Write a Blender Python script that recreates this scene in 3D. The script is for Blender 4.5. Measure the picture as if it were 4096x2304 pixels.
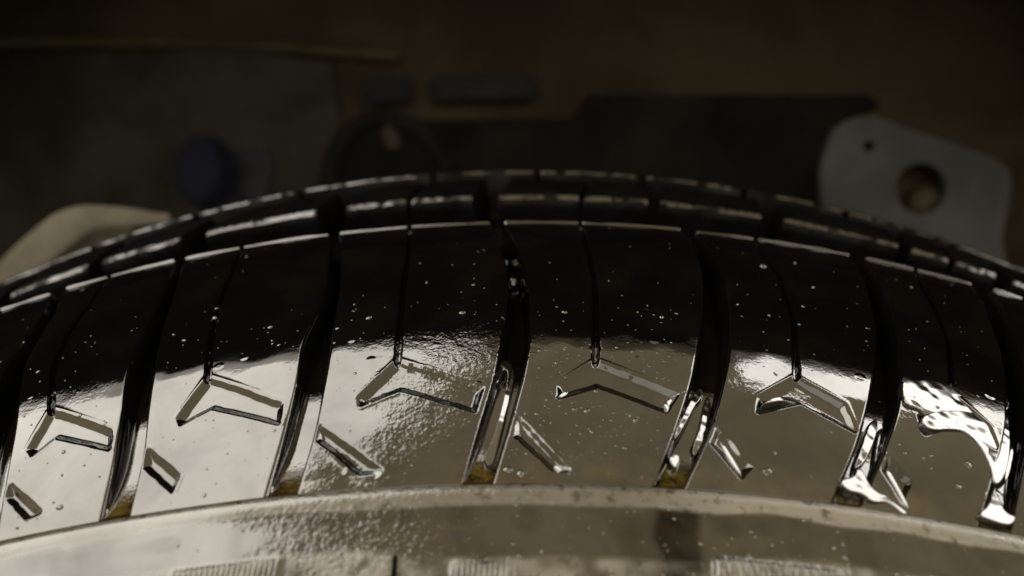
import bpy, math, random
import numpy as np
from mathutils import Vector

for o in list(bpy.data.objects):
    bpy.data.objects.remove(o)
scene = bpy.context.scene
col = scene.collection
rad = math.radians

# ------------------------------------------------------------------ camera, world, lamps, exposure
AXLE = 0.3310                      # height of the wheel axle above the floor (tyre radius)
CAM_Y = -0.200                     # depth d along the axle is measured from the camera: y = d - 0.2
cam = bpy.data.cameras.new('camera')
cam.sensor_width = 36.0
cam.lens = 26.19
cam.clip_start = 0.004
cam.clip_end = 50
cam.dof.use_dof = True
cam.dof.focus_distance = 0.104
cam.dof.aperture_fstop = 14
camo = bpy.data.objects.new('camera', cam)
col.objects.link(camo)
camo.location = (-0.001, CAM_Y, AXLE + 0.300)
camo.rotation_euler = (rad(90), 0, rad(0.64))
scene.camera = camo

world = bpy.data.worlds.new('World')
scene.world = world
world.use_nodes = True
bg = world.node_tree.nodes['Background']
bg.inputs['Color'].default_value = (0.70, 0.565, 0.335, 1)
bg.inputs['Strength'].default_value = 0.95


def area_lamp(name, loc, rotz, sx, sy, radiance, color):
    l = bpy.data.lights.new(name, 'AREA')
    l.shape = 'RECTANGLE'
    l.size, l.size_y = sx, sy
    l.energy = radiance * math.pi * sx * sy
    l.color = color
    o = bpy.data.objects.new(name, l)
    col.objects.link(o)
    o.location = loc
    o.rotation_euler = (0, 0, rotz)
    return o


LZ = AXLE + 1.2                    # bright ceiling cut into lamps; the gap stands in for the photographer
ang = math.atan2(0.57, 0.40)       # left lamp turned so its edge follows the photographer's reflected outline
ux, uy = math.cos(ang), math.sin(ang)
W1, H1 = 1.9, 2.5                  # across / along its right edge
ex, ey = -0.21, 0.10 - 0.2         # middle of that right edge
area_lamp('ceiling_lamp', (ex - uy * W1 / 2, ey + ux * W1 / 2 - 0.0, LZ), ang, H1, W1, 3.45, (1.0, 0.955, 0.885))
area_lamp('ceiling_lamp', (1.15, 0.50 - 0.2, LZ), rad(3), 1.5, 0.50, 5.0, (1.0, 0.965, 0.915))
area_lamp('ceiling_lamp', (1.62, 0.10 - 0.2, LZ), rad(-20), 1.2, 0.40, 5.0, (1.0, 0.965, 0.915))

# added fill lamp behind the camera, lightens walls that face the lens
l = area_lamp('rear_fill_lamp', (0.2, -2.4, 1.65), 0, 2.8, 2.8, 0.80, (0.97, 0.97, 0.93))
l.rotation_euler = (rad(90), 0, 0)

scene.view_settings.view_transform = 'Standard'
scene.view_settings.look = 'None'
scene.view_settings.exposure = 0.20
scene.view_settings.gamma = 1.0
scene.view_settings.use_curve_mapping = False
scene.cycles.max_bounces = 6
scene.cycles.sample_clamp_indirect = 6.0


# ------------------------------------------------------------------ materials
def new_mat(name):
    m = bpy.data.materials.new(name)
    m.use_nodes = True
    nt = m.node_tree
    return m, nt, nt.nodes['Principled BSDF'], nt.nodes, nt.links


def node(nt, kind, **kw):
    n = nt.nodes.new(kind)
    for k, v in kw.items():
        if k in n.inputs:
            n.inputs[k].default_value = v
        else:
            setattr(n, k, v)
    return n


def math_node(nt, op, a, b=None, c=None, clamp=False):
    n = nt.nodes.new('ShaderNodeMath')
    n.operation = op
    n.use_clamp = clamp
    for i, v in enumerate((a, b, c)):
        if v is None:
            continue
        if isinstance(v, (int, float)):
            n.inputs[i].default_value = v
        else:
            nt.links.new(v, n.inputs[i])
    return n.outputs[0]


def noise(nt, vec, scale, detail=2.0, rough=0.5, dist=0.0):
    n = node(nt, 'ShaderNodeTexNoise', Scale=scale, Detail=detail, Roughness=rough, Distortion=dist)
    nt.links.new(vec, n.inputs['Vector'])
    return n.outputs['Fac']


def ramp(nt, fac, lo, hi, a=0.0, b=1.0):
    n = nt.nodes.new('ShaderNodeMapRange')
    n.interpolation_type = 'SMOOTHSTEP'
    nt.links.new(fac, n.inputs['Value'])
    for k, v in zip(('From Min', 'From Max', 'To Min', 'To Max'), (lo, hi, a, b)):
        n.inputs[k].default_value = v
    return n.outputs['Result']


def rubber(name, grain=1.0, ior=2.0, rough=0.025):
    """Black tyre rubber, soaked in glossy dressing; thin amber residue where it dried."""
    m, nt, p, N, L = new_mat(name)
    tc = nt.nodes.new('ShaderNodeTexCoord').outputs['Object']
    res = node(nt, 'ShaderNodeAttribute', attribute_name='residue').outputs['Fac']
    grit = node(nt, 'ShaderNodeAttribute', attribute_name='grit').outputs['Fac']
    # colour: near black, patchy brown film, amber residue
    film = ramp(nt, noise(nt, tc, 90, 4, 0.6), 0.42, 0.72)
    c1 = node(nt, 'ShaderNodeMix', data_type='RGBA')
    c1.inputs['A'].default_value = (0.0022, 0.0022, 0.0025, 1)
    c1.inputs['B'].default_value = (0.0045, 0.0038, 0.0028, 1)
    L.new(film, c1.inputs['Factor'])
    c2 = node(nt, 'ShaderNodeMix', data_type='RGBA')
    c2.inputs['B'].default_value = (0.080, 0.055, 0.012, 1)
    L.new(c1.outputs['Result'], c2.inputs['A'])
    rn = noise(nt, tc, 420, 3, 0.6)
    L.new(math_node(nt, 'MULTIPLY', res, ramp(nt, rn, 0.30, 0.60), clamp=True), c2.inputs['Factor'])
    pale_grey = node(nt, 'ShaderNodeAttribute', attribute_name='pale_grey').outputs['Fac']
    c3 = node(nt, 'ShaderNodeMix', data_type='RGBA')
    c3.inputs['B'].default_value = (0.17, 0.16, 0.138, 1)
    L.new(c2.outputs['Result'], c3.inputs['A'])
    ff = math_node(nt, 'MULTIPLY', pale_grey, ramp(nt, noise(nt, tc, 700, 4, 0.6), 0.22, 0.52), clamp=True)
    L.new(ff, c3.inputs['Factor'])
    L.new(c3.outputs['Result'], p.inputs['Base Color'])
    # gloss
    smear = ramp(nt, noise(nt, tc, 160, 4, 0.65, 0.6), 0.45, 0.75)
    r = math_node(nt, 'MULTIPLY_ADD', smear, 0.025, rough)
    r = math_node(nt, 'MULTIPLY_ADD', grit, 0.05, r)
    r = math_node(nt, 'MULTIPLY_ADD', ff, 0.35, r)
    r = math_node(nt, 'MULTIPLY_ADD', node(nt, 'ShaderNodeAttribute', attribute_name='dry').outputs['Fac'], 0.30, r)
    L.new(r, p.inputs['Roughness'])
    dry = node(nt, 'ShaderNodeAttribute', attribute_name='dry').outputs['Fac']
    i_ = math_node(nt, 'MULTIPLY_ADD', ramp(nt, noise(nt, tc, 75, 4, 0.6, 0.5), 0.35, 0.72), -0.20, ior)
    i_ = math_node(nt, 'MULTIPLY_ADD', dry, 1.22 - ior, i_)
    L.new(math_node(nt, 'MAXIMUM', i_, 1.12), p.inputs['IOR'])
    # relief: fine orange peel, stronger in gritty stretches, plus stray specks
    fine = noise(nt, tc, 1900, 2, 0.55)
    med = noise(nt, tc, 620, 3, 0.55)
    big = noise(nt, tc, 130, 2, 0.5)
    v = nt.nodes.new('ShaderNodeTexVoronoi')
    v.inputs['Scale'].default_value = 330
    L.new(tc, v.inputs['Vector'])
    sel = math_node(nt, 'GREATER_THAN', node_sep(nt, v.outputs['Color']), 0.80)
    speck = math_node(nt, 'MULTIPLY', ramp(nt, v.outputs['Distance'], 0.10, 0.28, 1.0, 0.0), sel)
    b0 = nt.nodes.new('ShaderNodeBump')
    b0.inputs['Distance'].default_value = 1.0
    b0.inputs['Strength'].default_value = 1.0
    gm = math_node(nt, 'MULTIPLY_ADD', grit, 1.0 * grain, 0.02 * grain)
    h = math_node(nt, 'MULTIPLY', math_node(nt, 'MULTIPLY', fine, gm), 0.000075)
    h = math_node(nt, 'ADD', h, math_node(nt, 'MULTIPLY', math_node(nt, 'MULTIPLY', med, gm), 0.00012))
    h = math_node(nt, 'MULTIPLY_ADD', big, 0.000010, h)
    h = math_node(nt, 'MULTIPLY_ADD', speck, 0.000035, h)
    L.new(h, b0.inputs['Height'])
    L.new(b0.outputs['Normal'], p.inputs['Normal'])
    return m


def node_sep(nt, c):
    s = nt.nodes.new('ShaderNodeSeparateColor')
    nt.links.new(c, s.inputs[0])
    return s.outputs[0]


def plain(name, col_a, col_b, rough=0.6, scale=30, metal=0.0, bump=0.0005, ior=1.3):
    m, nt, p, N, L = new_mat(name)
    tc = nt.nodes.new('ShaderNodeTexCoord').outputs['Object']
    mix = node(nt, 'ShaderNodeMix', data_type='RGBA')
    mix.inputs['A'].default_value = (*col_a, 1)
    mix.inputs['B'].default_value = (*col_b, 1)
    f = noise(nt, tc, scale, 5, 0.62, 0.3)
    L.new(ramp(nt, f, 0.35, 0.68), mix.inputs['Factor'])
    L.new(mix.outputs['Result'], p.inputs['Base Color'])
    p.inputs['Roughness'].default_value = rough
    p.inputs['Metallic'].default_value = metal
    p.inputs['IOR'].default_value = ior
    b = nt.nodes.new('ShaderNodeBump')
    b.inputs['Distance'].default_value = bump
    L.new(noise(nt, tc, scale * 6, 4, 0.6), b.inputs['Height'])
    L.new(b.outputs['Normal'], p.inputs['Normal'])
    return m


M_RUBBER = rubber('wet_black_rubber')
M_TREAD = rubber('wet_tread_rubber', grain=1.4, ior=2.0, rough=0.10)
m, nt, p, N, L = new_mat('clear_droplets')
p.inputs['Base Color'].default_value = (0.012, 0.011, 0.009, 1)
p.inputs['Roughness'].default_value = 0.06
p.inputs['IOR'].default_value = 2.2
M_DROP = m
M_LINER = plain('dusty_liner', (0.07, 0.053, 0.030), (0.12, 0.09, 0.052), 0.95, 9)
M_BACK = plain('dusty_brown_panel', (0.044, 0.033, 0.020), (0.085, 0.066, 0.040), 0.95, 7)
M_LEDGE = plain('olive_dust', (0.06, 0.053, 0.028), (0.11, 0.096, 0.055), 0.95, 14)
M_GREY = plain('dull_grey_steel', (0.028, 0.025, 0.020), (0.060, 0.055, 0.046), 0.95, 12)
M_PALE = plain('pale_zinc_plate', (0.046, 0.048, 0.051), (0.076, 0.078, 0.081), 0.9, 16)
M_MID = plain('dim_grey_plate', (0.026, 0.028, 0.032), (0.040, 0.042, 0.047), 0.95, 16)
M_BLACK = plain('black_plastic', (0.006, 0.006, 0.006), (0.012, 0.011, 0.010), 0.95, 18)
M_DARK = plain('near_black', (0.007, 0.0065, 0.006), (0.020, 0.018, 0.015), 0.95, 14)
M_BLUE = plain('navy_plastic', (0.010, 0.011, 0.024), (0.013, 0.015, 0.030), 0.95, 18)
M_BEIGE = plain('beige_webbing', (0.15, 0.138, 0.115), (0.26, 0.243, 0.205), 0.9, 22)
M_BRONZE = plain('rusty_bolt', (0.026, 0.021, 0.011), (0.055, 0.045, 0.024), 0.6, 40)
M_RUST = plain('rusty_brown', (0.035, 0.022, 0.010), (0.05, 0.032, 0.014), 0.8, 40)
M_PAINT = plain('dark_car_paint', (0.010, 0.010, 0.012), (0.014, 0.014, 0.016), 0.3, 5)
M_FLOOR = plain('workshop_concrete', (0.10, 0.095, 0.085), (0.15, 0.14, 0.125), 0.8, 6)
M_STEEL = plain('wheel_steel', (0.22, 0.22, 0.225), (0.28, 0.28, 0.28), 0.4, 30, metal=0.9)


# ------------------------------------------------------------------ mesh helpers
def link(name, me, mat, parent=None, loc=None):
    o = bpy.data.objects.new(name, me)
    if mat and not me.materials:
        me.materials.append(mat)
    col.objects.link(o)
    if parent:
        o.parent = parent
    if loc:
        o.location = loc
    return o


def thing(name, label, cat, loc=(0, 0, 0), group=None):
    o = bpy.data.objects.new(name, None)
    o.empty_display_size = 0.02
    col.objects.link(o)
    o.location = loc
    o['label'] = label
    o['category'] = cat
    if group:
        o['group'] = group
    return o


def tag(o, label, cat, group=None):
    o['label'] = label
    o['category'] = cat
    if group:
        o['group'] = group
    return o


def grid_mesh(name, P, wrap=False, attrs=None, flip=False):
    """P: (rows, cols, 3) array -> smooth quad mesh"""
    nv, nu = P.shape[:2]
    idx = np.arange(nv * nu).reshape(nv, nu)
    if wrap:
        idx = np.concatenate([idx, idx[:, :1]], 1)
    a, b, c, d = idx[:-1, :-1], idx[:-1, 1:], idx[1:, 1:], idx[1:, :-1]
    q = np.stack([a, b, c, d], -1).reshape(-1, 4)
    if flip:
        q = q[:, ::-1]
    me = bpy.data.meshes.new(name)
    me.vertices.add(nv * nu)
    me.vertices.foreach_set('co', P.reshape(-1).astype(np.float32))
    me.loops.add(q.size)
    me.loops.foreach_set('vertex_index', q.reshape(-1).astype(np.int32))
    me.polygons.add(len(q))
    me.polygons.foreach_set('loop_start', (np.arange(len(q)) * 4).astype(np.int32))
    me.polygons.foreach_set('loop_total', np.full(len(q), 4, np.int32))
    me.polygons.foreach_set('use_smooth', np.ones(len(q), bool))
    me.update(calc_edges=True)
    me.validate()
    for k, v in (attrs or {}).items():
        at = me.attributes.new(k, 'FLOAT', 'POINT')
        at.data.foreach_set('value', v.reshape(-1).astype(np.float32))
    return me


def poly_mesh(name, verts, faces, smooth=False):
    me = bpy.data.meshes.new(name)
    me.from_pydata(verts, [], faces)
    me.update()
    if smooth:
        me.polygons.foreach_set('use_smooth', [True] * len(me.polygons))
    return me


def bevel(o, w, seg=2):
    b = o.modifiers.new('bevel', 'BEVEL')
    b.width = w
    b.segments = seg
    b.limit_method = 'ANGLE'
    return o


# ------------------------------------------------------------------ smooth value noise for geometry and masks
rng = np.random.default_rng(7)
_lat = rng.random((64, 64))


def vnoise(x, y):
    xi, yi = np.floor(x).astype(int), np.floor(y).astype(int)
    fx, fy = x - xi, y - yi
    fx, fy = fx * fx * (3 - 2 * fx), fy * fy * (3 - 2 * fy)
    g = lambda i, j: _lat[i % 64, j % 64]
    return (g(xi, yi) * (1 - fx) + g(xi + 1, yi) * fx) * (1 - fy) + (g(xi, yi + 1) * (1 - fx) + g(xi + 1, yi + 1) * fx) * fy


def sstep(x, a, b):
    t = np.clip((x - a) / (b - a), 0, 1)
    return t * t * (3 - 2 * t)


# ------------------------------------------------------------------ tyre profile (depth d, radius r)
PD, PC = np.array([0.0860, 0.2773]), np.array([0.1432, 0.3126])


class Arc:
    """profile arc between two points, turning by 2*half; s = arc length"""
    def __init__(self, A, B, half):
        ch = B - A
        L = np.hypot(*ch)
        self.A, self.R = A, L / (2 * math.sin(half))
        self.S = self.R * 2 * half
        self.a0 = math.atan2(ch[1], ch[0]) + half

    def __call__(self, s, h):
        a = self.a0 - s / self.R
        d = self.A[0] + self.R * (math.sin(self.a0) - np.sin(a)) - np.sin(a) * h
        r = self.A[1] + self.R * (np.cos(a) - math.cos(self.a0)) + np.cos(a) * h
        return d, r


SH = Arc(PD, PC, rad(15))                                                     # shoulder
R2 = Arc(np.array([0.1675, 0.3207]), np.array([0.1830, 0.3268]), rad(3))      # second rib
R3 = Arc(np.array([0.1900, 0.3303]), np.array([0.2100, 0.3303]), rad(4))      # centre rib
S_SH = SH.S


def place(d, r, th):
    return np.stack([r * np.sin(th), d + CAM_Y + 0 * th, r * np.cos(th)], -1)


# groove centre lines (degrees round the tyre) and widths (degrees), at nine stations from sidewall to crown
SG = np.linspace(0, S_SH, 9)
GROOVES = [
    ([-13.32, -13.68, -14.08, -14.61, -15.09, -15.28, -15.59, -16.18, -16.78], [0.66, 0.69, 0.69, 0.69, 0.68, 0.58, 0.55, 0.66, 0.78]),
    ([-10.0, -10.11, -10.41, -10.74, -10.97, -11.15, -11.48, -11.87, -12.3], [0.65, 0.69, 0.66, 0.71, 0.61, 0.5, 0.43, 0.42, 0.45]),
    ([-5.94, -5.76, -5.72, -5.8, -5.77, -5.89, -6.15, -6.45, -6.76], [0.68, 0.72, 0.69, 0.74, 0.52, 0.47, 0.46, 0.47, 0.47]),
    ([-1.24, -0.84, -0.49, -0.3, -0.24, -0.31, -0.53, -0.78, -1.02], [0.67, 0.71, 0.7, 0.72, 0.65, 0.68, 0.7, 0.69, 0.69]),
    ([3.31, 4.1, 4.7, 5.15, 5.46, 5.69, 5.78, 5.75, 5.72], [0.69, 0.79, 0.78, 0.8, 0.78, 0.79, 0.74, 0.74, 0.74]),
    ([7.53, 8.51, 9.31, 9.91, 10.39, 10.75, 11.08, 11.38, 11.69], [0.65, 0.66, 0.73, 0.65, 0.62, 0.64, 0.68, 0.74, 0.79]),
    ([11.09, 11.99, 12.85, 13.52, 14.09, 14.54, 15.07, 15.62, 16.16], [0.72, 0.6, 0.59, 0.61, 0.66, 0.72, 0.83, 0.96, 1.01]),
]
GROOVES = [(np.array(a), np.array(b) * np.array([1, 1, 1, 0.95, 0.88, 0.80, 0.74, 0.70, 0.68])) for a, b in GROOVES]
# recessed chevrons: (degrees, millimetres along the profile)
CHEV = [
    [(-12.89, 19.8), (-13.03, 13.5), (-12.87, 12.4), (-12.41, 14.7), (-10.73, 10.6), (-10.87, 13.6)],
    [(-8.61, 20.3), (-9.07, 13.7), (-8.96, 12.7), (-8.25, 14.8), (-6.36, 10.7), (-6.41, 13.8)],
    [(-3.47, 19.6), (-4.33, 13.6), (-4.28, 12.5), (-3.32, 14.7), (-1.36, 10.6), (-1.22, 14.2)],
    [(1.81, 19.1), (0.82, 14.7), (0.78, 12.8), (1.79, 14.9), (3.48, 11.2), (3.82, 14.1)],
    [(7.1, 18.9), (5.98, 14.4), (5.85, 12.2), (7.02, 14.8), (8.24, 11.1), (8.17, 15.2)],
    [(11.39, 20.5), (10.18, 15.5), (10.12, 12.6), (11.04, 15.6), (11.94, 12.6), (11.98, 16.0)],
]
STEM = [
    [(-12.89, 19.8), (-13.58, 29.5), (-13.91, 38.5), (-14.15, 51.5), (-14.93, 69.2)],
    [(-8.62, 20.3), (-8.99, 29.6), (-9.22, 37.4), (-9.5, 50.7), (-10.07, 68.3)],
    [(-3.47, 19.6), (-3.57, 29.3), (-3.68, 38.5), (-3.77, 50.3), (-4.09, 68.2)],
    [(1.8, 19.1), (1.93, 28.7), (2.03, 39.0), (1.98, 50.8), (1.92, 68.2)],
    [(7.13, 19.2), (7.67, 33.4), (7.88, 47.1), (7.81, 56.5), (8.09, 68.2)],
    [(11.39, 20.8), (12.18, 33.5), (12.54, 42.8), (12.96, 54.7), (13.81, 68.8)],
]
SLASH = [
    [(-13.11, 7.9), (-12.04, 3.0), (-12.35, 2.6), (-13.06, 6.2)],
    [(-9.62, 9.1), (-8.64, 4.6), (-8.72, 2.6), (-9.6, 6.8)],
    [(-5.23, 9.2), (-3.6, 2.4), (-4.1, 2.2), (-5.23, 7.4)],
    [(-0.23, 9.3), (0.94, 2.1), (0.60, 2.0), (-0.33, 6.8)],
    [(4.73, 9.1), (5.42, 3.9), (5.11, 2.2), (4.54, 6.7)],
    [(8.94, 7.5), (9.3, 4.5), (9.0, 1.6), (8.7, 5.7)],
]
RM = 0.295                       # mean shoulder radius, to measure distances across degrees


def shift(poly, dx):
    return [(a + dx, s) for a, s in poly]


# more pitches outside the frame on either side: alternate pitch lengths
blocks = []
pitches_left, pitches_right = [4.1, 4.4, 3.7], [3.9, 4.4, 4.1]
gl, ch, st, sl = list(GROOVES), list(CHEV), list(STEM), list(SLASH)
for p_ in pitches_left:
    gl.insert(0, (gl[0][0] - p_, gl[0][1]))
    k = -p_ if p_ < 4.3 else -p_
    ch.insert(0, shift(ch[0], k)); st.insert(0, shift(st[0], k)); sl.insert(0, shift(sl[0], k))
for p_ in pitches_right:
    gl.append((gl[-1][0] + p_, gl[-1][1]))
    ch.append(shift(ch[-1], p_)); st.append(shift(st[-1], p_)); sl.append(shift(sl[-1], p_))
HI = range(2, len(gl) - 3)        # blocks that the frame shows


def poly_sd(px, py, poly):
    """signed distance (negative inside) to a polygon, arrays in metres"""
    d = np.full(px.shape, 1e9)
    inside = np.zeros(px.shape, bool)
    n = len(poly)
    for i in range(n):
        ax, ay = poly[i]
        bx, by = poly[(i + 1) % n]
        ex, ey = bx - ax, by - ay
        wx, wy = px - ax, py - ay
        t = np.clip((wx * ex + wy * ey) / (ex * ex + ey * ey + 1e-18), 0, 1)
        d = np.minimum(d, np.hypot(wx - t * ex, wy - t * ey))
        c = ((ay <= py) & (by > py)) | ((by <= py) & (ay > py))
        xs = ax + (py - ay) / (by - ay + 1e-18) * ex
        inside ^= c & (px < xs)
    return np.where(inside, -d, d)


def line_d(px, py, pts):
    d = np.full(px.shape, 1e9)
    for (ax, ay), (bx, by) in zip(pts[:-1], pts[1:]):
        ex, ey = bx - ax, by - ay
        wx, wy = px - ax, py - ay
        t = np.clip((wx * ex + wy * ey) / (ex * ex + ey * ey), 0, 1)
        d = np.minimum(d, np.hypot(wx - t * ex, wy - t * ey))
    return d


def to_m(poly):
    return [(math.radians(a) * RM, s * 0.001) for a, s in poly]


def smooth_curve(y, s):
    """Catmull-Rom through the nine stations"""
    t = np.clip(s / S_SH, 0, 1) * 8
    i = np.clip(np.floor(t).astype(int), 0, 7)
    f = t - i
    yy = np.concatenate([[2 * y[0] - y[1]], y, [2 * y[-1] - y[-2]]])
    p0, p1, p2, p3 = yy[i], yy[i + 1], yy[i + 2], yy[i + 3]
    return 0.5 * (2 * p1 + (p2 - p0) * f + (2 * p0 - 5 * p1 + 4 * p2 - p3) * f * f + (3 * p1 - p0 - 3 * p2 + p3) * f ** 3)


def round_edge(d, r):
    x = np.clip(r - d, 0, r)
    return r - np.sqrt(np.maximum(r * r - x * x, 0))


def floor_depth(s):
    """depth of the cross grooves below the blocks, from the sidewall end to the crown"""
    return 0.0002 + 0.0021 * (1 - (1 - np.clip(s / 0.012, 0, 1)) ** 2) + 0.0031 * sstep(s, 0.010, 0.045)


def grit_mask(th, s):
    """stretches where the dressing dried gritty rather than smooth"""
    deg = np.degrees(th)
    g = sstep(deg + (vnoise(deg * 0.9 + 3, s * 300) - 0.5) * 4 - (s * 1000 - 18) * 0.06, -5.2, -2.8)
    g = g * (1 - 0.88 * sstep(deg, -0.6, 0.6))
    g = g * (0.25 + 0.5 * vnoise(deg * 1.3, s * 220)) * (1 - 0.5 * sstep(s, 0.019, 0.023))
    g = np.maximum(g, 0.10 * sstep(vnoise(deg * 0.5 + 9, s * 130 + 5), 0.55, 0.8))
    return g


def shoulder_block(i, nu, nv, tilt=0.0, twist=0.0):
    gL, gR = gl[i], gl[i + 1]
    s_in = np.linspace(0, 1, nv)
    s_in = np.clip(s_in, 0, 1) * S_SH
    # a few rows packed into the two rounded edges
    e = S_SH * (1 - np.cos(np.linspace(0, math.pi / 2, 9))) * 0.010
    s_in = np.unique(np.concatenate([s_in, e, S_SH - e]))
    u_in = np.linspace(0, 1, nu)
    e = (1 - np.cos(np.linspace(0, math.pi / 2, 9))) * 0.028
    u_in = np.unique(np.concatenate([u_in, e, 1 - e]))
    nwall = 9
    s, u = np.meshgrid(s_in, u_in, indexing='ij')
    thL = np.radians(smooth_curve(gL[0], s) + smooth_curve(gL[1], s) / 2)
    thR = np.radians(smooth_curve(gR[0], s) - smooth_curve(gR[1], s) / 2)
    th = thL + (thR - thL) * u
    x, y = th * RM, s
    h = -round_edge((th - thL) * RM, 0.00055) - round_edge((thR - th) * RM, 0.00055)
    h -= round_edge(S_SH - s, 0.00070) + round_edge(s, 0.00015)
    sd = poly_sd(x, y, to_m(ch[i]))
    jit = (vnoise(x * 900, y * 900) - 0.5) * 0.00016
    pocket = sstep(-sd + jit, -0.00055, 0.00075)
    sd2 = poly_sd(x, y, to_m(sl[i]))
    pocket2 = sstep(-sd2 + jit, -0.00050, 0.00070)
    h += 0.00004 * (np.exp(-((sd - 0.00065) / 0.00022) ** 2) + np.exp(-((sd2 - 0.0006) / 0.00022) ** 2))
    ld = line_d(x, y, to_m(st[i]))
    wst = 0.00042 - 0.00012 * sstep(s, 0.03, 0.06)
    sipe = 1 - sstep(ld + jit * 0.5, wst * 0.45, wst * 1.35)
    h -= np.maximum(np.maximum(pocket * 0.00066, pocket2 * 0.00060), sipe * 0.0011)
    h += 0.00042 * sstep(s, S_SH - 0.00125, S_SH - 0.00065) * (0.8 + 0.4 * vnoise(x * 300, y * 10 + i))
    h += tilt * (s - S_SH / 2) + twist * (u - 0.5) * 0.028
    h += (vnoise(x * 170 + i * 7, y * 170) - 0.5) * 0.00005 + (vnoise(x * 420 + 5, y * 420 + i) - 0.5) * 0.000022
    grit = grit_mask(th, s)
    dn = floor_depth(s_in)
    # side walls with a fillet at the foot
    cols_t, cols_h = [], []
    w = np.linspace(0, 1, nwall + 1)[1:]
    fl = 0.0003 + 0.00085 * w ** 3.2
    dep = np.sin(w * math.pi / 2) ** 1.15

    def wall(side):
        t0 = th[:, 0] if side < 0 else th[:, -1]
        h0 = h[:, 0] if side < 0 else h[:, -1]
        T = t0[:, None] + side * (fl * (0.35 + 0.65 * dn[:, None] / 0.0053))/ RM
        Hh = h0[:, None] + (-(dn[:, None] + 0.00012) - h0[:, None]) * dep
        return T, Hh
    TL, HL = wall(-1)
    TR, HR = wall(1)
    th = np.concatenate([TL[:, ::-1], th, TR], 1)
    h = np.concatenate([HL[:, ::-1], h, HR], 1)
    grit = np.concatenate([np.repeat(grit[:, :1], nwall, 1), grit, np.repeat(grit[:, -1:], nwall, 1)], 1)
    s = np.repeat(s_in[:, None], th.shape[1], 1)
    # end walls: towards the sidewall ledge and into the first circumferential groove
    top = [(0.00005, -0.0012), (0.0002, -0.0045), (0.0004, -0.0090)]
    bot = [(-0.00002, -0.0005), (-0.00004, -0.0011)]
    for ds, dh in top:
        s = np.concatenate([s, np.full((1, s.shape[1]), S_SH + ds)]); th = np.concatenate([th, th[-1:]])
        h = np.concatenate([h, np.minimum(h[-1:], dh)]); grit = np.concatenate([grit, grit[-1:]])
    for ds, dh in bot:
        s = np.concatenate([np.full((1, s.shape[1]), ds), s]); th = np.concatenate([th[:1], th])
        h = np.concatenate([np.minimum(h[:1], dh), h]); grit = np.concatenate([grit[:1], grit])
    d, r = SH(s, h)
    P = place(d, r, th)
    deg = np.degrees(th)
    residue = np.zeros_like(s)
    for g in (gL, gR):
        # amber residue that ran out of the groove end
        gx = (deg - g[0][0]) / 0.62
        residue = np.maximum(residue, np.exp(-gx ** 2 * 0.9) * (1 - sstep(s, 0.0012, 0.0036)) * 0.5)
    residue = np.maximum(residue, 0.42 * (1 - sstep(s, 0.0008, 0.0055)) * vnoise(deg * 2, s * 500) * (0.3 + 0.7 * sstep(deg, -3.0, 1.0)))
    return grid_mesh('shoulder_block', P, attrs={'grit': grit, 'residue': residue})


TYRE = thing('car_tyre', 'glossy wet black car tyre with grooved shoulder and chevron marks', 'tyre')
AX = (0, 0, AXLE)
tilts = [0.0, 0.004, 0.0, 0.006, 0.0, -0.004, 0.0, -0.012, -0.010, 0, 0, 0, 0]
for i in range(len(gl) - 1):
    hi = i in HI
    me = shoulder_block(i, 190 if hi else 70, 290 if hi else 110, tilts[i % len(tilts)] * 0.4)
    link('shoulder_block', me, M_RUBBER, TYRE, AX)
# the rest of the ring: one lighter block, turned round the axle
first, last = gl[0][0][0], gl[-1][0][0]
rest = 360 - (last - first)
n_rest = int(round(rest / (gl[1][0][0] - gl[0][0][0])))
pitch = rest / n_rest
me = shoulder_block(0, 26, 44)
for k in range(n_rest):
    o = link('shoulder_block', me, M_RUBBER, TYRE, AX)
    o.rotation_euler = (0, rad(last - first + pitch * k), 0)


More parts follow.
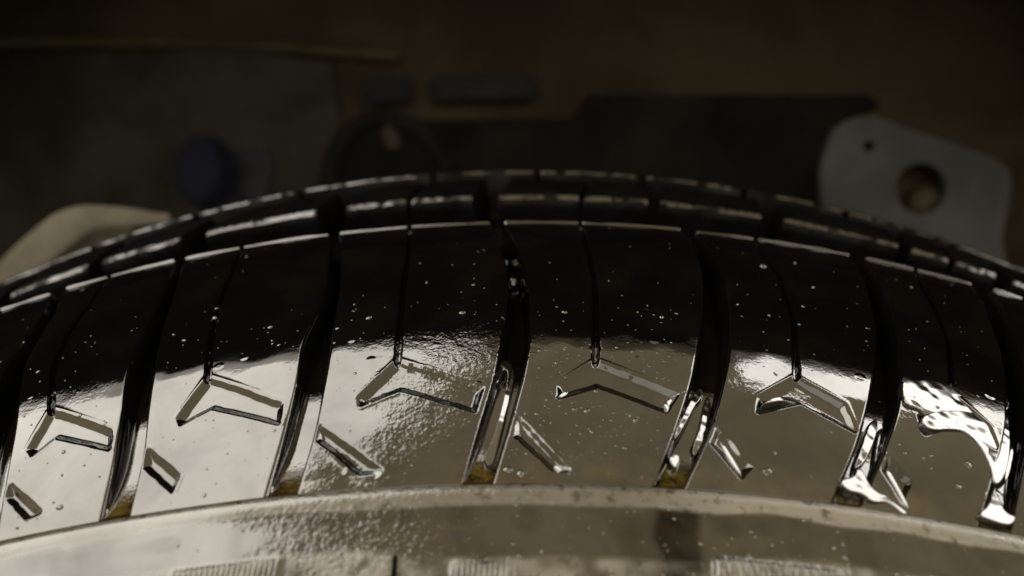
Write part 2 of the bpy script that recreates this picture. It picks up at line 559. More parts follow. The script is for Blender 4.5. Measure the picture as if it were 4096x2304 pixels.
# ------------------------------------------------------------------ second rib and centre rib blocks
def rib_block(arc, a0, a1, nu, nv, front, back, seed, skew=0.0, r_e=0.0013, cham=0.55):
    s_in = np.linspace(0, arc.S, nv)
    e = np.linspace(0, 1.3, 12) * r_e
    s_in = np.unique(np.concatenate([s_in, e, arc.S - e]))
    u_in = np.unique(np.concatenate([np.linspace(0, 1, nu), np.linspace(0, 0.03, 7), 1 - np.linspace(0, 0.03, 7)]))
    s, u = np.meshgrid(s_in, u_in, indexing='ij')
    R = arc.A[1]
    th = np.radians(a0 + (a1 - a0) * u + skew * s / arc.S)
    dl, dr = (u * np.radians(a1 - a0)) * R, ((1 - u) * np.radians(a1 - a0)) * R
    worn = 0.6 + 0.9 * vnoise(th * R * 260 + seed * 11, s * 40)
    h = -round_edge(dl, 0.0007) - round_edge(dr, 0.0007)
    x_ = (r_e * (0.75 + 0.35 * worn) - s) / 0.00018
    h -= cham * 0.00018 * np.log1p(np.exp(np.clip(x_, -30, 30))) + round_edge(arc.S - s, 0.0006)
    h += (vnoise(th * R * 330 + seed * 3, s * 330) - 0.5) * 0.00022
    P0 = [s, th, h]
    out = [s], [th], [h]
    for ds, dh in ((0.0, -0.003), (0.0003, -front)):
        s = np.concatenate([np.full((1, s.shape[1]), -ds), s]); th = np.concatenate([th[:1], th])
        h = np.concatenate([np.minimum(h[:1], dh), h])
    for ds, dh in ((0.0, -0.003), (0.0003, -back)):
        s = np.concatenate([s, np.full((1, s.shape[1]), arc.S + ds)]); th = np.concatenate([th, th[-1:]])
        h = np.concatenate([h, np.minimum(h[-1:], dh)])
    wl = -0.004 * np.ones((s.shape[0], 1))
    wl2 = -0.0085 * np.ones((s.shape[0], 1))
    s = np.concatenate([s[:, :1], s[:, :1], s, s[:, -1:], s[:, -1:]], 1)
    th = np.concatenate([th[:, :1] - 0.0012, th[:, :1] - 0.0004, th, th[:, -1:] + 0.0004, th[:, -1:] + 0.0012], 1)
    h = np.concatenate([np.minimum(h[:, :1], wl2), np.minimum(h[:, :1], wl), h, np.minimum(h[:, -1:], wl), np.minimum(h[:, -1:], wl2)], 1)
    d, r = arc(s, h)
    grit = np.full_like(s, 0.45)
    dry = 1 - sstep(s, 0.0, 0.00012) * (1 - sstep(s, r_e * 1.1, r_e * 1.5))
    dry = np.maximum(dry, sstep(-h, 0.0025, 0.0035))
    dry = np.clip(dry + 0.95 * sstep(0.6 * vnoise(th * R * 330 + seed * 5, s * 500) + 0.4 * vnoise(th * R * 1100 + seed, s * 1500), 0.46, 0.66), 0, 1)
    return grid_mesh('tread_block', place(d, r, th), attrs={'grit': grit, 'residue': np.zeros_like(s), 'dry': dry})


r2 = [(-21.5, -18.1), (-17.5, -14.1), (-13.1, -8.5), (-7.3, -4.8), (-4.65, -2.1), (-1.1, 2.2), (2.35, 5.0), (5.4, 9.6),
      (10.4, 15.2), (15.7, 17.3), (17.5, 19.3), (19.9, 24.2), (24.6, 28.9)]
r2 = [(-30.9, -26.6), (-26.1, -22.1)] + r2
for k, (a, b) in enumerate(r2):
    link('rib_block', rib_block(R2, a, b, 70, 26, 0.0095, 0.008, k, 0.5), M_TREAD, TYRE, AX)
rest = 360 - (29.3 + 30.9)
n2 = 68
me = rib_block(R2, 29.4, 29.4 + rest / n2 - 0.5, 14, 6, 0.0095, 0.008, 3, 0.5)
for k in range(n2):
    o = link('rib_block', me, M_TREAD, TYRE, AX)
    o.rotation_euler = (0, rad(rest / n2 * k), 0)
cuts = [-29.6, -24.7, -19.6, -14.8, -9.95, -4.05, 0.6, 5.3, 9.8, 14.4, 19.3, 24.3, 29.0]
for k, (a, b) in enumerate(zip(cuts[:-1], cuts[1:])):
    link('centre_block', rib_block(R3, a + 0.14, b - 0.14, 80, 24, 0.0095, 0.0095, 20 + k, -0.4, 0.0007, 1.35), M_TREAD, TYRE, AX)
rest = 360 - 58.6
n3 = 62
me = rib_block(R3, 29.14, 29.0 + rest / n3 - 0.14, 14, 6, 0.0095, 0.0095, 5, -0.4, 0.0007, 1.35)
for k in range(n3):
    o = link('centre_block', me, M_TREAD, TYRE, AX)
    o.rotation_euler = (0, rad(rest / n3 * k), 0)

# ------------------------------------------------------------------ carcass under the blocks (groove floors) and far side
thv = np.radians(np.unique(np.concatenate([np.arange(-30, 30.01, 0.2), np.arange(30, 330.01, 1.0)])))[:-1]
ss_ = np.concatenate([np.linspace(0, 0.012, 40), np.linspace(0.0125, S_SH, 60)])
d_, r_ = SH(ss_, -floor_depth(ss_))
prof = list(zip(d_, r_))
s0_d, s0_r = prof[0]
prof += [(0.1465, 0.3060), (0.1500, 0.3045), (0.1640, 0.3080), (0.1685, 0.3130), (0.1835, 0.3195), (0.1870, 0.3200),
         (0.1900, 0.3215), (0.2, 0.322), (0.2100, 0.3215), (0.2130, 0.3200), (0.2165, 0.3255), (0.2325, 0.3205), (0.236, 0.3080),
         (0.250, 0.3045), (0.2568, 0.3120), (0.285, 0.3010), (0.314, 0.2773), (0.3265, 0.262), (0.334, 0.245), (0.330, 0.222),
         (0.318, 0.203), (0.312, 0.200), (0.306, 0.203), (0.300, 0.215), (0.300, 0.250), (0.280, 0.280), (0.2, 0.300)]
prof = np.array(prof)
Pc = place(prof[:, 0][:, None], prof[:, 1][:, None], thv[None, :])
sc = np.concatenate([ss_, np.full(len(prof) - len(ss_), 0.1)])
deg = np.degrees(thv)[None, :]
residue = np.zeros(Pc.shape[:2])
for g in gl:
    gx = (deg - g[0][0]) / 0.7
    residue = np.maximum(residue, np.exp(-gx ** 2) * (1 - sstep(sc, 0.002, 0.0065))[:, None])
residue = np.maximum(residue, 0.06 * (1 - sstep(sc, 0.010, 0.05))[:, None])
grit = np.repeat((0.10 + 0.0 * sc)[:, None], Pc.shape[1], 1)
link('carcass', grid_mesh('carcass', Pc, wrap=True, attrs={'grit': grit, 'residue': residue}), M_RUBBER, TYRE, AX)

# ------------------------------------------------------------------ sidewall with its ledge, seams and hatched panels
SW = np.array([(0.0866, 0.27755), (0.0858, 0.27728), (0.0853, 0.27704), (0.0849, 0.27674), (0.0846, 0.27640), (0.08435, 0.27605),
               (0.0840, 0.27560), (0.0830, 0.27445), (0.0815, 0.27290), (0.0800, 0.27140), (0.0785, 0.26980), (0.0765, 0.26740),
               (0.0735, 0.26320), (0.0700, 0.25700), (0.0668, 0.24900), (0.0655, 0.24000), (0.0665, 0.22800), (0.0700, 0.21500),
               (0.0770, 0.20500), (0.0830, 0.20200), (0.0880, 0.20400), (0.0920, 0.21500), (0.0920, 0.24500), (0.1100, 0.27500), (0.2, 0.300)])
seg = np.concatenate([[0], np.cumsum(np.hypot(*np.diff(SW, axis=0).T))])
tt = np.unique(np.concatenate([np.linspace(0, 0.014, 150), np.linspace(0.014, seg[-1], 110)]))
D_ = np.interp(tt, seg, SW[:, 0])
R_ = np.interp(tt, seg, SW[:, 1])
ker = np.array([1, 4, 6, 4, 1]) / 16
for _ in range(4):
    D_[2:-2] = np.convolve(D_, ker, 'valid')
    R_[2:-2] = np.convolve(R_, ker, 'valid')
nd, nr = -np.gradient(R_), np.gradient(D_)
nl = np.hypot(nd, nr)
nd, nr = nd / nl, nr / nl
if nd[60] > 0:
    nd, nr = -nd, -nr
thv = np.radians(np.unique(np.concatenate([np.arange(-14, 14.001, 0.035), np.arange(14, 346.01, 0.8)])))[:-1]
T, TH = np.meshgrid(tt, thv, indexing='ij')
DEG = np.where(np.degrees(TH) > 180, np.degrees(TH) - 360, np.degrees(TH))
H = np.zeros_like(T)
below = sstep(T, 0.0030, 0.0034)


def band(a0, a1, w=0.10):
    return sstep(DEG, a0 - w, a0 + w) * (1 - sstep(DEG, a1 - w, a1 + w))


wob = (vnoise(T * 300, DEG * 0.7) - 0.5) * 0.25
DEGw = DEG
# mould seams and a slightly sunken bar
H -= 0.00014 * below * sstep(DEG + wob, 2.85, 3.10) * (1 - sstep(DEG + wob * 0.6, 3.80, 4.05))
H -= 0.00010 * below * sstep(DEG + wob, 7.0, 7.3) * (1 - sstep(DEG + wob, 8.4, 8.7))
for a, am in ((2.95, 0.00004), (3.98, 0.00004), (8.6, 0.00003), (7.15, 0.00005)):
    H += am * below * np.exp(-((DEG + wob - a) / 0.05) ** 2)
# knurled band: fine radial ribs in raised panels
E0 = 0.0092
for a0, a1, amp in ((-8.2, -5.7, 0.8), (-1.75, -0.35, 0.8), (4.15, 7.05, 1.0), (9.0, 12.0, 1.0), (-13, -10, 0.8)):
    E0 = 0.0092 - 0.0016 * sstep(abs(0.5 * (a0 + a1) - 1.0), 2.5, 5.5)
    pan = band(a0, a1, 0.12) * sstep(T + wob * 0.001, E0, E0 + 0.0016) * (1 - sstep(T, 0.030, 0.031))
    rib = 0.5 + 0.5 * np.sin(2 * math.pi * (DEG + (T - E0) * 12) / 0.125)
    H += pan * (0.00022 + 0.00028 * amp * rib * sstep(T, E0 + 0.0003, E0 + 0.0012))
E0 = 0.0092 - 0.0014 * sstep(np.abs(DEG - 1.0), 2.5, 5.5)
H += (vnoise(DEG * 1.4, T * 260) - 0.5) * 0.00003 * below
H += (vnoise(DEG * 6, T * 1100) - 0.5) * 0.000010
P = place(D_[:, None] + nd[:, None] * H, R_[:, None] + nr[:, None] * H, TH)
grit = np.clip(sstep(DEG + wob * 8, -8.5, -3.5) * (1 - 0.6 * sstep(DEG, 0.5, 3.0)) + 0.7 * sstep(T, E0 - 0.001, E0 + 0.001) * (0.3 + vnoise(DEG * 2, T * 500)), 0, 1)
pale_grey = 0.95 * sstep(T, 0.0004, 0.0009) * (1 - sstep(T + wob * 0.0030, 0.0030, 0.0036)) * (0.55 + 0.45 * sstep(DEG, 2.0, 5.0))  # pale grey over the ledge, stronger towards the right
pale_grey = np.clip(pale_grey + 0.9 * sstep(T, E0 - 0.0003, E0 + 0.0008) * vnoise(DEG * 3, T * 700), 0, 1)
dryw = 0.60 * below * sstep(DEG + wob, 2.85, 3.10) * (1 - sstep(DEG + wob * 0.6, 3.80, 4.05)) + 0.18 * sstep(vnoise(DEG * 1.3 + 2, T * 400), 0.5, 0.8) * below
resd = np.clip(0.35 * (1 - sstep(T, 0.0, 0.0012)) + 0.16 * vnoise(DEG * 1.1 + 4, T * 300), 0, 1)
link('sidewall', grid_mesh('sidewall', P, wrap=True, attrs={'grit': grit, 'residue': resd, 'pale_grey': pale_grey, 'dry': dryw}), M_RUBBER, TYRE, AX)


# ------------------------------------------------------------------ droplets and specks of dried foam on the rubber
def drop_template(n=7, m=3):
    v, f = [(0, 0, 1.0)], []
    for j in range(1, m + 1):
        a = math.pi / 2 * j / m
        for k in range(n):
            b = 2 * math.pi * k / n
            v.append((math.sin(a) * math.cos(b), math.sin(a) * math.sin(b), math.cos(a)))
    for k in range(n):
        f.append((0, 1 + k, 1 + (k + 1) % n))
    for j in range(m - 1):
        for k in range(n):
            a = 1 + j * n + k
            b = 1 + j * n + (k + 1) % n
            f.append((a, a + n, b + n, b))
    return np.array(v), f


rnd = random.Random(11)
tv, tf = drop_template()
DV, DF = [], []


def add_drop(thd, s, size, flat=0.6, h=0.0, asp=1.0):
    th = math.radians(thd)
    a = SH.a0 - s / SH.R
    d, r = SH(s, h)
    n = np.array([math.cos(a) * math.sin(th), -math.sin(a), math.cos(a) * math.cos(th)])
    t1 = np.array([math.cos(th), 0, -math.sin(th)])
    t2 = np.cross(n, t1)
    p = np.array([r * math.sin(th), d + CAM_Y, r * math.cos(th)])
    rot = rnd.uniform(0, 3.14)
    c, s_ = math.cos(rot), math.sin(rot)
    u1, u2 = t1 * c + t2 * s_, t2 * c - t1 * s_
    q = p + (tv[:, :1] * u1 * asp + tv[:, 1:2] * u2) * size + tv[:, 2:] * n * size * flat - n * size * 0.10
    base = sum(len(x) for x in DV)
    DV.append(q)
    DF.extend([tuple(base + k for k in f_) for f_ in tf])


def clear_of_marks(thd, s):
    for g in gl:
        c = float(smooth_curve(g[0], np.array([s]))[0]); w = float(smooth_curve(g[1], np.array([s]))[0])
        if abs(thd - c) < w / 2 + 0.22:
            return False
    x, y = np.array([math.radians(thd) * RM]), np.array([s])
    for k in range(len(ch)):
        if poly_sd(x, y, to_m(ch[k]))[0] < 0.0004 or poly_sd(x, y, to_m(sl[k]))[0] < 0.0004:
            return False
        if line_d(x, y, to_m(st[k]))[0] < 0.0007:
            return False
    return True


tries = 0
placed = 0
while placed < 700 and tries < 8000:
    tries += 1
    thd = rnd.uniform(-17, 17)
    s = rnd.uniform(0.0008, S_SH - 0.001)
    right = 1 / (1 + math.exp(-(thd + 2.0) / 1.2))
    low = s < 0.022
    dens = (0.22 + 0.78 * right) if low else (0.26 if s < 0.034 else 0.045)
    if rnd.random() > dens or not clear_of_marks(thd, s):
        continue
    big = rnd.random() < 0.10
    size = rnd.uniform(0.00018, 0.00032) if big else rnd.uniform(0.00006, 0.00015)
    add_drop(thd, s, size, rnd.uniform(0.35, 0.7), 0.0, rnd.uniform(0.8, 1.7))
    placed += 1
for _ in range(520):
    thd, s = rnd.uniform(-3.0, 13.5), rnd.uniform(0.0008, 0.022)
    if clear_of_marks(thd, s):
        add_drop(thd, s, rnd.uniform(0.00004, 0.00009), rnd.uniform(0.4, 0.8), 0.0, rnd.uniform(0.8, 1.6))
# a cluster thrown up against the right-hand blocks
for _ in range(150):
    thd, s = rnd.gauss(9.6, 0.75), rnd.gauss(0.0085, 0.0022)
    if s > 0.001 and clear_of_marks(thd, s):
        add_drop(thd, s, rnd.uniform(0.00006, 0.00018), rnd.uniform(0.4, 0.7), 0.0, rnd.uniform(0.8, 1.5))
BIG_DROPS = [(-9.17, 35.2, 9), (-9.26, 38.0, 5), (-7.31, 30.2, 7), (-9.8, 30.2, 6), (-4.48, 30.0, 9), (-1.83, 30.0, 9), (1.05, 30.0, 7), (3.79, 29.8, 7),
             (7.54, 50.5, 14), (-15.45, 41.1, 5), (-14.06, 30.0, 6), (5.78, 3.3, 13), (-3.5, 10.0, 6), (8.11, 36.9, 5), (-0.5, 1.9, 10),
             (-0.2, 1.4, 9), (10.51, 18.3, 5), (10.99, 8.7, 11), (10.52, 5.1, 9), (6.29, 11.0, 6), (7.61, 10.2, 6), (4.07, 14.6, 5), (0.21, 10.0, 5), (-11.54, 3.1, 7)]
for thd, s, r in BIG_DROPS:
    add_drop(thd, s * 0.001, r * 0.00005, 0.5, 0.0, 1.35)
for thd, s, r in ((-0.72, 0.0565, 0.0010), (-0.45, 0.0475, 0.0011)):
    add_drop(thd, s, r, 0.8, -0.0046, 1.2)
dv = np.concatenate(DV)
me = poly_mesh('droplets', [tuple(v) for v in dv], DF, True)
o = link('droplets', me, M_DROP, TYRE, AX)
o['kind'] = 'stuff'

# pale crumbs of dried foam on shoulder and sidewall
CV, CF = [], []


def add_crumb(p, n, size):
    n = np.array(n) / np.linalg.norm(n)
    t1 = np.cross(n, (0, 0, 1.0)); t1 /= np.linalg.norm(t1)
    t2 = np.cross(n, t1)
    rot, asp = rnd.uniform(0, 3.14), rnd.uniform(0.8, 2.0)
    u1, u2 = t1 * math.cos(rot) + t2 * math.sin(rot), t2 * math.cos(rot) - t1 * math.sin(rot)
    jig = np.array([[1 + rnd.uniform(-0.3, 0.3)] for _ in range(len(tv))])
    q = np.array(p) + (tv[:, :1] * u1 * asp + tv[:, 1:2] * u2) * size * jig + tv[:, 2:] * n * size * 0.5 - n * size * 0.1
    base = len(CV) * len(tv)
    CV.append(q)
    CF.extend([tuple(base + k for k in f_) for f_ in tf])


n_c = 0
while n_c < 230:
    thd = rnd.uniform(-16, 16)
    s = rnd.uniform(0.0006, 0.040) if rnd.random() < 0.9 else rnd.uniform(0.04, S_SH - 0.001)
    if rnd.random() > (0.25 + 0.75 / (1 + math.exp(-(thd + 2.0) / 1.2))) * (1.0 if s < 0.022 else 0.35) or not clear_of_marks(thd, s):
        continue
    th, a = math.radians(thd), SH.a0 - s / SH.R
    d, r = SH(s, 0.0)
    add_crumb((r * math.sin(th), d + CAM_Y, r * math.cos(th)), (math.cos(a) * math.sin(th), -math.sin(a), math.cos(a) * math.cos(th)),
              rnd.choice((0.00005, 0.00007, 0.00007, 0.0001, 0.00015)))
    n_c += 1
for _ in range(170):
    th = math.radians(rnd.triangular(-9, 11, 4))
    k = int(np.searchsorted(tt, rnd.uniform(0.0008, 0.0125)))
    add_crumb((R_[k] * math.sin(th), D_[k] + CAM_Y, R_[k] * math.cos(th)), (nr[k] * math.sin(th), nd[k], nr[k] * math.cos(th)),
              rnd.choice((0.00004, 0.00005, 0.00007, 0.0001, 0.00013)))
M_CRUMB = plain('dried_foam', (0.26, 0.235, 0.19), (0.48, 0.45, 0.40), 0.5, 900)
o = link('foam_crumbs', poly_mesh('foam_crumbs', [tuple(v) for v in np.concatenate(CV)], CF, True), M_CRUMB, TYRE, AX)
o['kind'] = 'stuff'

# a moulding whisker standing on the sidewall
th = math.radians(-3.05)
k0, k1 = int(np.searchsorted(tt, 0.0088)), int(np.searchsorted(tt, 0.0140))
rows = []
for j, k in enumerate(np.linspace(k0, k1, 9).astype(int)):
    up = 0.00025 if j else 0.0
    c_ = np.array([R_[k] * math.sin(th), D_[k] + CAM_Y, R_[k] * math.cos(th)]) + np.array([nr[k] * math.sin(th), nd[k], nr[k] * math.cos(th)]) * up
    rw = 0.00006 if j == 0 else 0.00026
    rows.append([tuple(c_ + np.array([math.cos(b), math.sin(b) * nr[k], -math.sin(b) * nd[k]]) * rw) for b in np.linspace(0, 2 * math.pi, 11)[:-1]])
link('whisker', grid_mesh('whisker', np.array(rows), wrap=True, attrs={'dry': np.ones((9, 10))}), M_TREAD, TYRE, AX)

# liquid dressing that gathered at the groove ends and in the slashes; outlines and lean set to mirror the lamps
# (height over the rubber, lean round the tyre, lean towards the crown, outline in degrees / millimetres)
PUDDLES = [
    (-0.00030, -0.245, -0.040, [(3.39, 12.3), (3.68, 13.7), (3.87, 15.0), (3.75, 11.2), (3.54, 10.2)]),
    (-0.00030, -0.367, -0.019, [(0.75, 13.0), (0.92, 14.0), (1.09, 14.6), (1.04, 13.6), (0.83, 12.5)]),
    (0.00020, -0.080, -0.014, [(9.99, 14.1), (10.41, 16.0), (11.19, 17.7), (11.98, 18.4), (13.01, 22.2), (12.56, 14.9), (11.98, 8.6), (11.41, 5.6), (11.59, 10.5), (11.34, 13.8), (10.95, 14.0), (10.19, 12.5)]),
    (0.00015, -0.068, 0.024, [(9.97, 21.5), (10.39, 21.8), (10.78, 22.8), (11.52, 22.6), (12.33, 23.2), (13.22, 23.7), (12.92, 20.3), (11.91, 17.4), (11.12, 16.6), (10.32, 15.4), (10.18, 16.5), (9.77, 16.6)]),
    (0.0002, -0.116, -0.162, [(7.43, 3.0), (7.92, 4.1), (8.10, 6.0), (8.24, 5.3), (8.25, 3.1), (8.51, 2.0), (8.81, 3.0), (8.90, 2.2), (9.07, 0.3), (8.86, -0.2), (8.61, 1.3), (8.14, 0.6), (7.98, 1.7), (7.57, 1.6)]),
    (0.0002, -0.094, -0.149, [(10.63, 1.2), (11.13, 3.2), (11.54, 6.7), (11.56, 5.3), (11.49, 2.7), (11.81, 2.6), (11.53, 0.9), (11.10, 0.8)]),
    (-0.0005, -0.202, -0.162, [(3.41, 4.5), (3.55, 5.3), (3.78, 5.2), (3.59, 2.9), (3.48, 3.2)]),
    (-0.0014, -0.473, -0.003, [(-0.83, 18.5), (-0.70, 20.9), (-0.51, 21.4), (-0.33, 19.3), (-0.40, 15.6), (-0.58, 10.5), (-0.71, 6.8), (-0.88, 2.5), (-1.16, 3.6), (-0.89, 7.0), (-0.73, 11.2), (-0.59, 15.6), (-0.54, 18.9), (-0.64, 19.3), (-0.74, 16.5), (-0.86, 15.8)]),
    (-0.0014, -0.216, -0.043, [(3.56, 7.1), (3.95, 11.4), (4.37, 16.0), (4.61, 17.7), (4.70, 17.1), (4.57, 15.1), (4.39, 14.0), (4.15, 11.5), (3.70, 7.3)]),
    (-0.0014, -0.198, -0.076, [(4.03, 6.2), (4.33, 9.4), (4.57, 13.7), (4.75, 16.4), (4.86, 15.2), (4.71, 11.5), (4.38, 7.3), (4.09, 4.7)]),
    (-0.0014, -0.121, -0.055, [(7.99, 5.5), (8.43, 9.4), (8.84, 13.6), (9.18, 15.8), (9.26, 15.3), (9.09, 12.9), (8.66, 9.0), (8.31, 6.5)]),
    (-0.0014, -0.107, -0.068, [(8.63, 7.1), (8.95, 11.2), (9.22, 14.2), (9.31, 13.6), (9.18, 11.4), (8.87, 8.0), (8.68, 6.5)]),
    (-0.0014, -0.077, -0.042, [(11.99, 8.5), (12.44, 12.7), (12.80, 15.9), (12.83, 14.9), (12.53, 11.9), (12.10, 8.3)]),
    (-0.0001, 0.245, -0.025, [(-4.24, 3.0), (-3.86, 2.2), (-3.67, 2.5), (-3.48, 2.0), (-3.60, 1.2), (-3.83, 1.1), (-4.08, 1.5)]),
    (-0.0001, -0.370, -0.167, [(0.56, 2.5), (0.71, 2.8), (0.93, 1.7), (0.85, 1.2), (0.68, 1.3)]),
    (-0.0002, -0.091, -0.149, [(8.82, 7.2), (8.94, 6.9), (9.03, 4.0), (9.11, 1.0), (8.99, 0.4), (8.91, 3.4), (8.80, 5.5)]),
    (-0.0003, -0.141, -0.155, [(4.68, 8.4), (4.76, 8.6), (4.99, 5.7), (5.18, 2.8), (5.12, 2.1), (4.88, 4.5)]),
    (-0.0003, -0.114, -0.040, [(5.90, 12.9), (6.25, 14.8), (6.81, 15.9), (7.14, 15.2), (7.51, 14.3), (7.93, 13.2), (8.31, 11.6), (8.00, 11.5), (7.67, 13.3), (7.10, 14.3), (6.61, 14.7), (6.16, 13.7)]),
]


def chaikin(p, n=2):
    for _ in range(n):
        q = []
        for k in range(len(p)):
            (ax, ay), (bx, by) = p[k], p[(k + 1) % len(p)]
            q += [(ax * .75 + bx * .25, ay * .75 + by * .25), (ax * .25 + bx * .75, ay * .25 + by * .75)]
        p = q
    return p


for h0, lx, ly, poly in PUDDLES:
    pm = chaikin(to_m(poly))
    xs, ys = [q[0] for q in pm], [q[1] for q in pm]
    st_ = 0.00007
    gx, gy = np.meshgrid(np.arange(min(xs) - 0.0002, max(xs) + 0.00025, st_), np.arange(min(ys) - 0.0002, max(ys) + 0.00025, st_))
    sd = poly_sd(gx, gy, pm) - 0.00014
    cx_, cy_ = sum(xs) / len(xs), sum(ys) / len(ys)
    h = h0 + lx * (gx - cx_) + ly * (gy - cy_) - 0.0013 * (1 - np.sqrt(np.clip(-sd / 0.00022, 0, 1)))
    h += (vnoise(gx * 900, gy * 900) - 0.5) * 0.00004
    d, r = SH(gy, h)
    Pm = place(d, r, gx / RM)
    ids = np.full(gx.shape, -1)
    keep = sd < 0.00006
    ids[keep] = np.arange(keep.sum())
    q = np.stack([ids[:-1, :-1], ids[:-1, 1:], ids[1:, 1:], ids[1:, :-1]], -1).reshape(-1, 4)
    q = q[(q >= 0).all(1)]
    me = poly_mesh('dressing_blob', [tuple(v) for v in Pm[keep]], [tuple(int(a) for a in f_) for f_ in q], True)
    o = link('dressing_puddle', me, M_DROP, TYRE, AX)
    o['label'] = 'shiny puddle of liquid tyre dressing'


# ------------------------------------------------------------------ floor, wheel arch and what hangs in it (blurred background)
fl = poly_mesh('floor', [(-4, -4, 0), (4, -4, 0), (4, 4, 0), (-4, 4, 0)], [(0, 1, 2, 3)])
o = link('floor', fl, M_FLOOR)
o['kind'] = 'structure'

ARCH = thing('wheel_arch', 'dark brown dusty wheel arch lining behind and above the tyre', 'wheel arch')
RA_, D_LIP, D_BACK = 0.560, 0.1755, 0.580
tha = np.radians(np.linspace(-97, 97, 150))
ap = np.array([(D_LIP, RA_ + 0.012), (D_LIP - 0.004, RA_ + 0.006), (D_LIP, RA_), (D_LIP + 0.012, RA_ + 0.002), (0.3, RA_ + 0.005), (0.302, 0.62), (0.306, 0.69)])
link('liner', grid_mesh('liner', place(ap[:, 0][:, None], ap[:, 1][:, None], tha[None, :]), flip=True), M_BLACK, ARCH, AX)
ap = np.array([(0.306, 0.692), (0.36, 0.70), (D_BACK, 0.69)])
link('rear_liner', grid_mesh('rear_liner', place(ap[:, 0][:, None], ap[:, 1][:, None], tha[None, :]), flip=True), M_LINER, ARCH, AX)
ap = np.array([(D_LIP + 0.004, RA_ + 0.012), (D_LIP + 0.010, RA_ + 0.08), (D_LIP + 0.030, RA_ + 0.22), (D_LIP + 0.09, RA_ + 0.34), (D_BACK, RA_ + 0.36)])
link('fender_panel', grid_mesh('fender_panel', place(ap[:, 0][:, None], ap[:, 1][:, None], tha[None, :])), M_PAINT, ARCH, AX)
bp = np.array([(D_BACK, 0.02), (D_BACK, 0.25), (D_BACK, 0.40), (D_BACK, 0.55), (D_BACK, 0.695)])
link('back_panel', grid_mesh('back_panel', place(bp[:, 0][:, None], bp[:, 1][:, None], tha[None, :])), M_BACK, ARCH, AX)

F = 1874.0


def bpt(px, py, d):
    """a point of the wheel-arch interior, d metres in front of the lens, from its bearing"""
    return Vector((-0.001 + (px - 1309) / F * d, d + CAM_Y, AXLE + 0.300 - (py - 724.5) / F * d))


def slab(name, pts, d, thick, mat, parent=None, lean=0.0, bev=0.002):
    fr = [bpt(x, y, d + lean * (y - 724.5) / F * d) for x, y in pts]
    c = sum(fr, Vector()) / len(fr)
    n = len(fr)
    loc = c if parent is None else Vector()
    vs = [tuple(v - loc) for v in fr] + [tuple(v - loc + Vector((0, thick, 0))) for v in fr]
    fs = [tuple(range(n))[::-1], tuple(range(n, 2 * n))] + [(k, (k + 1) % n, n + (k + 1) % n, n + k) for k in range(n)]
    me = poly_mesh(name, vs, fs)
    o = link(name, me, mat, parent)
    if parent is None:
        o.location = loc
    bevel(o, bev)
    return o


def tube(name, pts, radii, mat, parent=None, seg=20, flat=1.0):
    pts = [Vector(p) for p in pts]
    rows = []
    for i, p in enumerate(pts):
        t = (pts[min(i + 1, len(pts) - 1)] - pts[max(i - 1, 0)]).normalized()
        a = t.cross(Vector((0, 1, 0))).normalized()
        b = a.cross(t).normalized()
        r = radii[i] if isinstance(radii, (list, tuple)) else radii
        rows.append([p + a * math.cos(k * 2 * math.pi / seg) * r + b * math.sin(k * 2 * math.pi / seg) * r * flat for k in range(seg)])
    return link(name, grid_mesh(name, np.array([[tuple(v) for v in rw] for rw in rows]), wrap=True), mat, parent)


def spline(pts, n):
    pts = [Vector(p) for p in pts]
    pts = [2 * pts[0] - pts[1]] + pts + [2 * pts[-1] - pts[-2]]
    out = []
    for i in range(1, len(pts) - 2):
        for k in range(n):
            f_ = k / n
            p0, p1, p2, p3 = pts[i - 1:i + 3]
            out.append(0.5 * (2 * p1 + (p2 - p0) * f_ + (2 * p0 - 5 * p1 + 4 * p2 - p3) * f_ ** 2 + (3 * p1 - p0 - 3 * p2 + p3) * f_ ** 3))
    out.append(pts[-2])
    return out


# inner panels of the arch
slab('grey_panel', [(-260, 132), (560, 118), (830, 150), (860, 330), (800, 620), (-260, 660)], 0.572, 0.004, M_GREY, ARCH, bev=0.006)
slab('ledge', [(-200, 85), (420, 88), (700, 100), (1010, 128), (1000, 150), (700, 126), (420, 112), (-200, 108)], 0.566, 0.010, M_LEDGE, ARCH, bev=0.003)
slab('dark_slab', [(1480, 236), (2180, 238), (2215, 262), (2120, 330), (2060, 620), (850, 620), (850, 350), (900, 300), (1440, 296)], 0.570, 0.006, M_DARK, ARCH, bev=0.006)  # near-black slab over the middle of the back panel
slab('rail', [(915, 192), (1030, 188), (1034, 252), (918, 258)], 0.56, 0.008, M_MID, ARCH, bev=0.004)
slab('rail', [(1078, 186), (1300, 184), (1352, 196), (1350, 246), (1082, 252)], 0.56, 0.008, M_MID, ARCH, bev=0.004)

# dim plate and blue cap
tag(slab('small_plate', [(555, 372), (668, 366), (688, 420), (660, 500), (570, 500)], 0.47, 0.006, M_MID),
    'small dim grey plate next to the navy blue cap', 'plate')
c = bpt(505, 430, 0.44)
CAP = thing('blue_cap', 'rounded navy blue cap hanging behind the tyre', 'cap', tuple(c))
cp = [(0.0, 0.0), (0.008, 0.0), (0.0125, 0.003), (0.014, 0.008), (0.014, 0.030), (0.0145, 0.031), (0.0145, 0.036), (0.0, 0.036)]
ta = np.linspace(0, 2 * math.pi, 33)[:-1]
Pcap = np.array([[(r * math.cos(a), -0.01 + z * 0.7, r * 1.45 * math.sin(a)) for a in ta] for r, z in cp])
link('cap_body', grid_mesh('cap_body', Pcap, wrap=True, flip=True), M_BLUE, CAP)
Pr = np.array([[((0.0150 + 0.001 * math.cos(b)) * math.cos(a), 0.012 + 0.002 * math.sin(b), (0.0150 + 0.001 * math.cos(b)) * 1.45 * math.sin(a)) for a in ta] for b in np.linspace(0, 2 * math.pi, 9)])
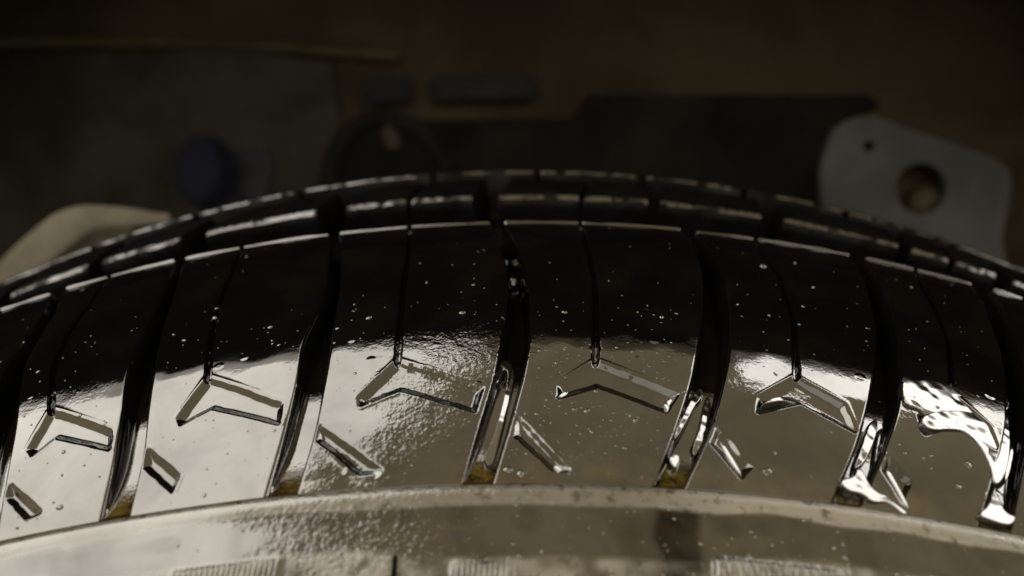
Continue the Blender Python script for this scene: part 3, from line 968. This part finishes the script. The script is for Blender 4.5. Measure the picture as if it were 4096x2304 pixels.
link('collar', grid_mesh('collar', Pr, wrap=True, flip=True), M_BLUE, CAP)

# dark hose loop with a rusty clip
hp = spline([bpt(820, 470, 0.44), bpt(845, 380, 0.44), bpt(900, 315, 0.44), bpt(980, 300, 0.44), bpt(1060, 335, 0.44), bpt(1130, 430, 0.44)], 8)
HOSE = thing('rubber_hose', 'black rubber hose looping up behind the tyre crown', 'hose', tuple(bpt(980, 470, 0.44)))
h_ = tube('hose_loop', [p - HOSE.location for p in hp], 0.0055, M_BLACK, HOSE)
k_ = tube('hose_clip', [bpt(968, 322, 0.428) - HOSE.location, bpt(985, 345, 0.426) - HOSE.location, bpt(988, 372, 0.428) - HOSE.location], [0.004, 0.005, 0.004], M_BRONZE, HOSE, flat=0.5)

# pale bracket plate with a bolt hole and a big round hole holding a bolt
dB = 0.400
BR = thing('bracket_plate', 'pale grey metal bracket plate with small hole and big round hole', 'bracket', tuple(bpt(2300, 460, dB)))
outline = [(2062, 452), (2078, 372), (2108, 320), (2180, 300), (2260, 330), (2390, 372), (2500, 418), (2522, 470), (2500, 600), (2490, 700), (2200, 640), (2085, 560)]


def inpoly(x, y, poly):
    r = False
    for k in range(len(poly)):
        (ax, ay), (bx, by) = poly[k], poly[(k + 1) % len(poly)]
        if (ay > y) != (by > y) and x < ax + (y - ay) / (by - ay) * (bx - ax):
            r = not r
    return r


def plate_with_holes(name, outline, holes, d, thick, mat, parent):
    from mathutils.geometry import tessellate_polygon
    import bmesh
    cu = bpy.data.curves.new(name, 'CURVE')
    cu.dimensions = '2D'
    cu.fill_mode = 'BOTH'
    cu.extrude = thick / 2
    cu.bevel_depth = 0.0012
    cu.bevel_resolution = 2
    def add(pts):
        sp = cu.splines.new('POLY')
        sp.points.add(len(pts) - 1)
        for q, (x, y) in zip(sp.points, pts):
            v = bpt(x, y, d) - parent.location
            q.co = (v.x, v.z, 0, 1)
        sp.use_cyclic_u = True
    add(outline)
    for (hx, hy, hr) in holes:
        add([(hx + hr * math.cos(a), hy + hr * math.sin(a)) for a in np.linspace(0, 2 * math.pi, 41)[:-1]])
    tmp = bpy.data.objects.new('tmp', cu)
    col.objects.link(tmp)
    dg = bpy.context.evaluated_depsgraph_get()
    me = bpy.data.meshes.new_from_object(tmp.evaluated_get(dg))
    bpy.data.objects.remove(tmp)
    me.materials.clear()
    o = link(name, me, mat, parent)
    o.rotation_euler = (rad(90), 0, 0)
    return o


def smooth_outline(pts):
    v = [Vector((x, y, 0)) for x, y in pts]
    n = len(v)
    out = []
    for i in range(n):
        p0, p1, p2, p3 = v[i - 1], v[i], v[(i + 1) % n], v[(i + 2) % n]
        for k in range(5):
            f_ = k / 5
            q = 0.5 * (2 * p1 + (p2 - p0) * f_ + (2 * p0 - 5 * p1 + 4 * p2 - p3) * f_ ** 2 + (3 * p1 - p0 - 3 * p2 + p3) * f_ ** 3)
            out.append((q.x, q.y))
    return out


plate_with_holes('plate', smooth_outline(outline), [(2176, 372, 19), (2306, 478, 68)], dB, 0.004, M_PALE, BR)


def disc_part(name, px, py, r, d, thick, mat, parent, dome=0.0):
    c = bpt(px, py, d) - parent.location
    rr = r / F * d
    prof_ = [(0.0, -dome), (rr * 0.5, -dome * 0.75), (rr * 0.85, -dome * 0.25), (rr, 0.0015), (rr, thick)]
    Pd = np.array([[(c.x + q * math.cos(a), c.y + y, c.z + q * math.sin(a)) for a in ta] for q, y in prof_])
    return link(name, grid_mesh(name, Pd, wrap=True, flip=True), mat, parent)


disc_part('hole_backing', 2176, 372, 30, dB + 0.012, 0.004, M_BLUE, BR)
disc_part('hole_backing', 2306, 478, 84, dB + 0.016, 0.004, M_RUST, BR)
disc_part('bolt_head', 2330, 508, 44, dB + 0.006, 0.012, M_BRONZE, BR, 0.003)

# beige band arching up beside the tyre
dW = 0.290
bp_ = spline([bpt(-150, 850, dW), bpt(-40, 752, dW), bpt(60, 652, dW), bpt(140, 585, dW), bpt(190, 556, dW), bpt(240, 545, dW), bpt(330, 545, dW + 0.004), bpt(420, 552, dW + 0.012)], 8)
bw = [0.0072 - 0.0048 * min(1, max(0, (i / (len(bp_) - 1) - 0.45) / 0.5)) for i in range(len(bp_))]
BAND = thing('beige_strap', 'beige webbing strap arching out beside the tyre', 'strap', tuple(bpt(60, 700, dW)))
tube('webbing', [p - BAND.location for p in bp_], bw, M_BEIGE, BAND, flat=0.22)
b2 = spline([bpt(-60, 830, dW + .012), bpt(60, 720, dW + .012), bpt(160, 640, dW + .012), bpt(240, 600, dW + .012), bpt(330, 590, dW + .02)], 8)
tube('lower_fold', [p - BAND.location for p in b2], 0.004, M_BEIGE, BAND, flat=0.4)
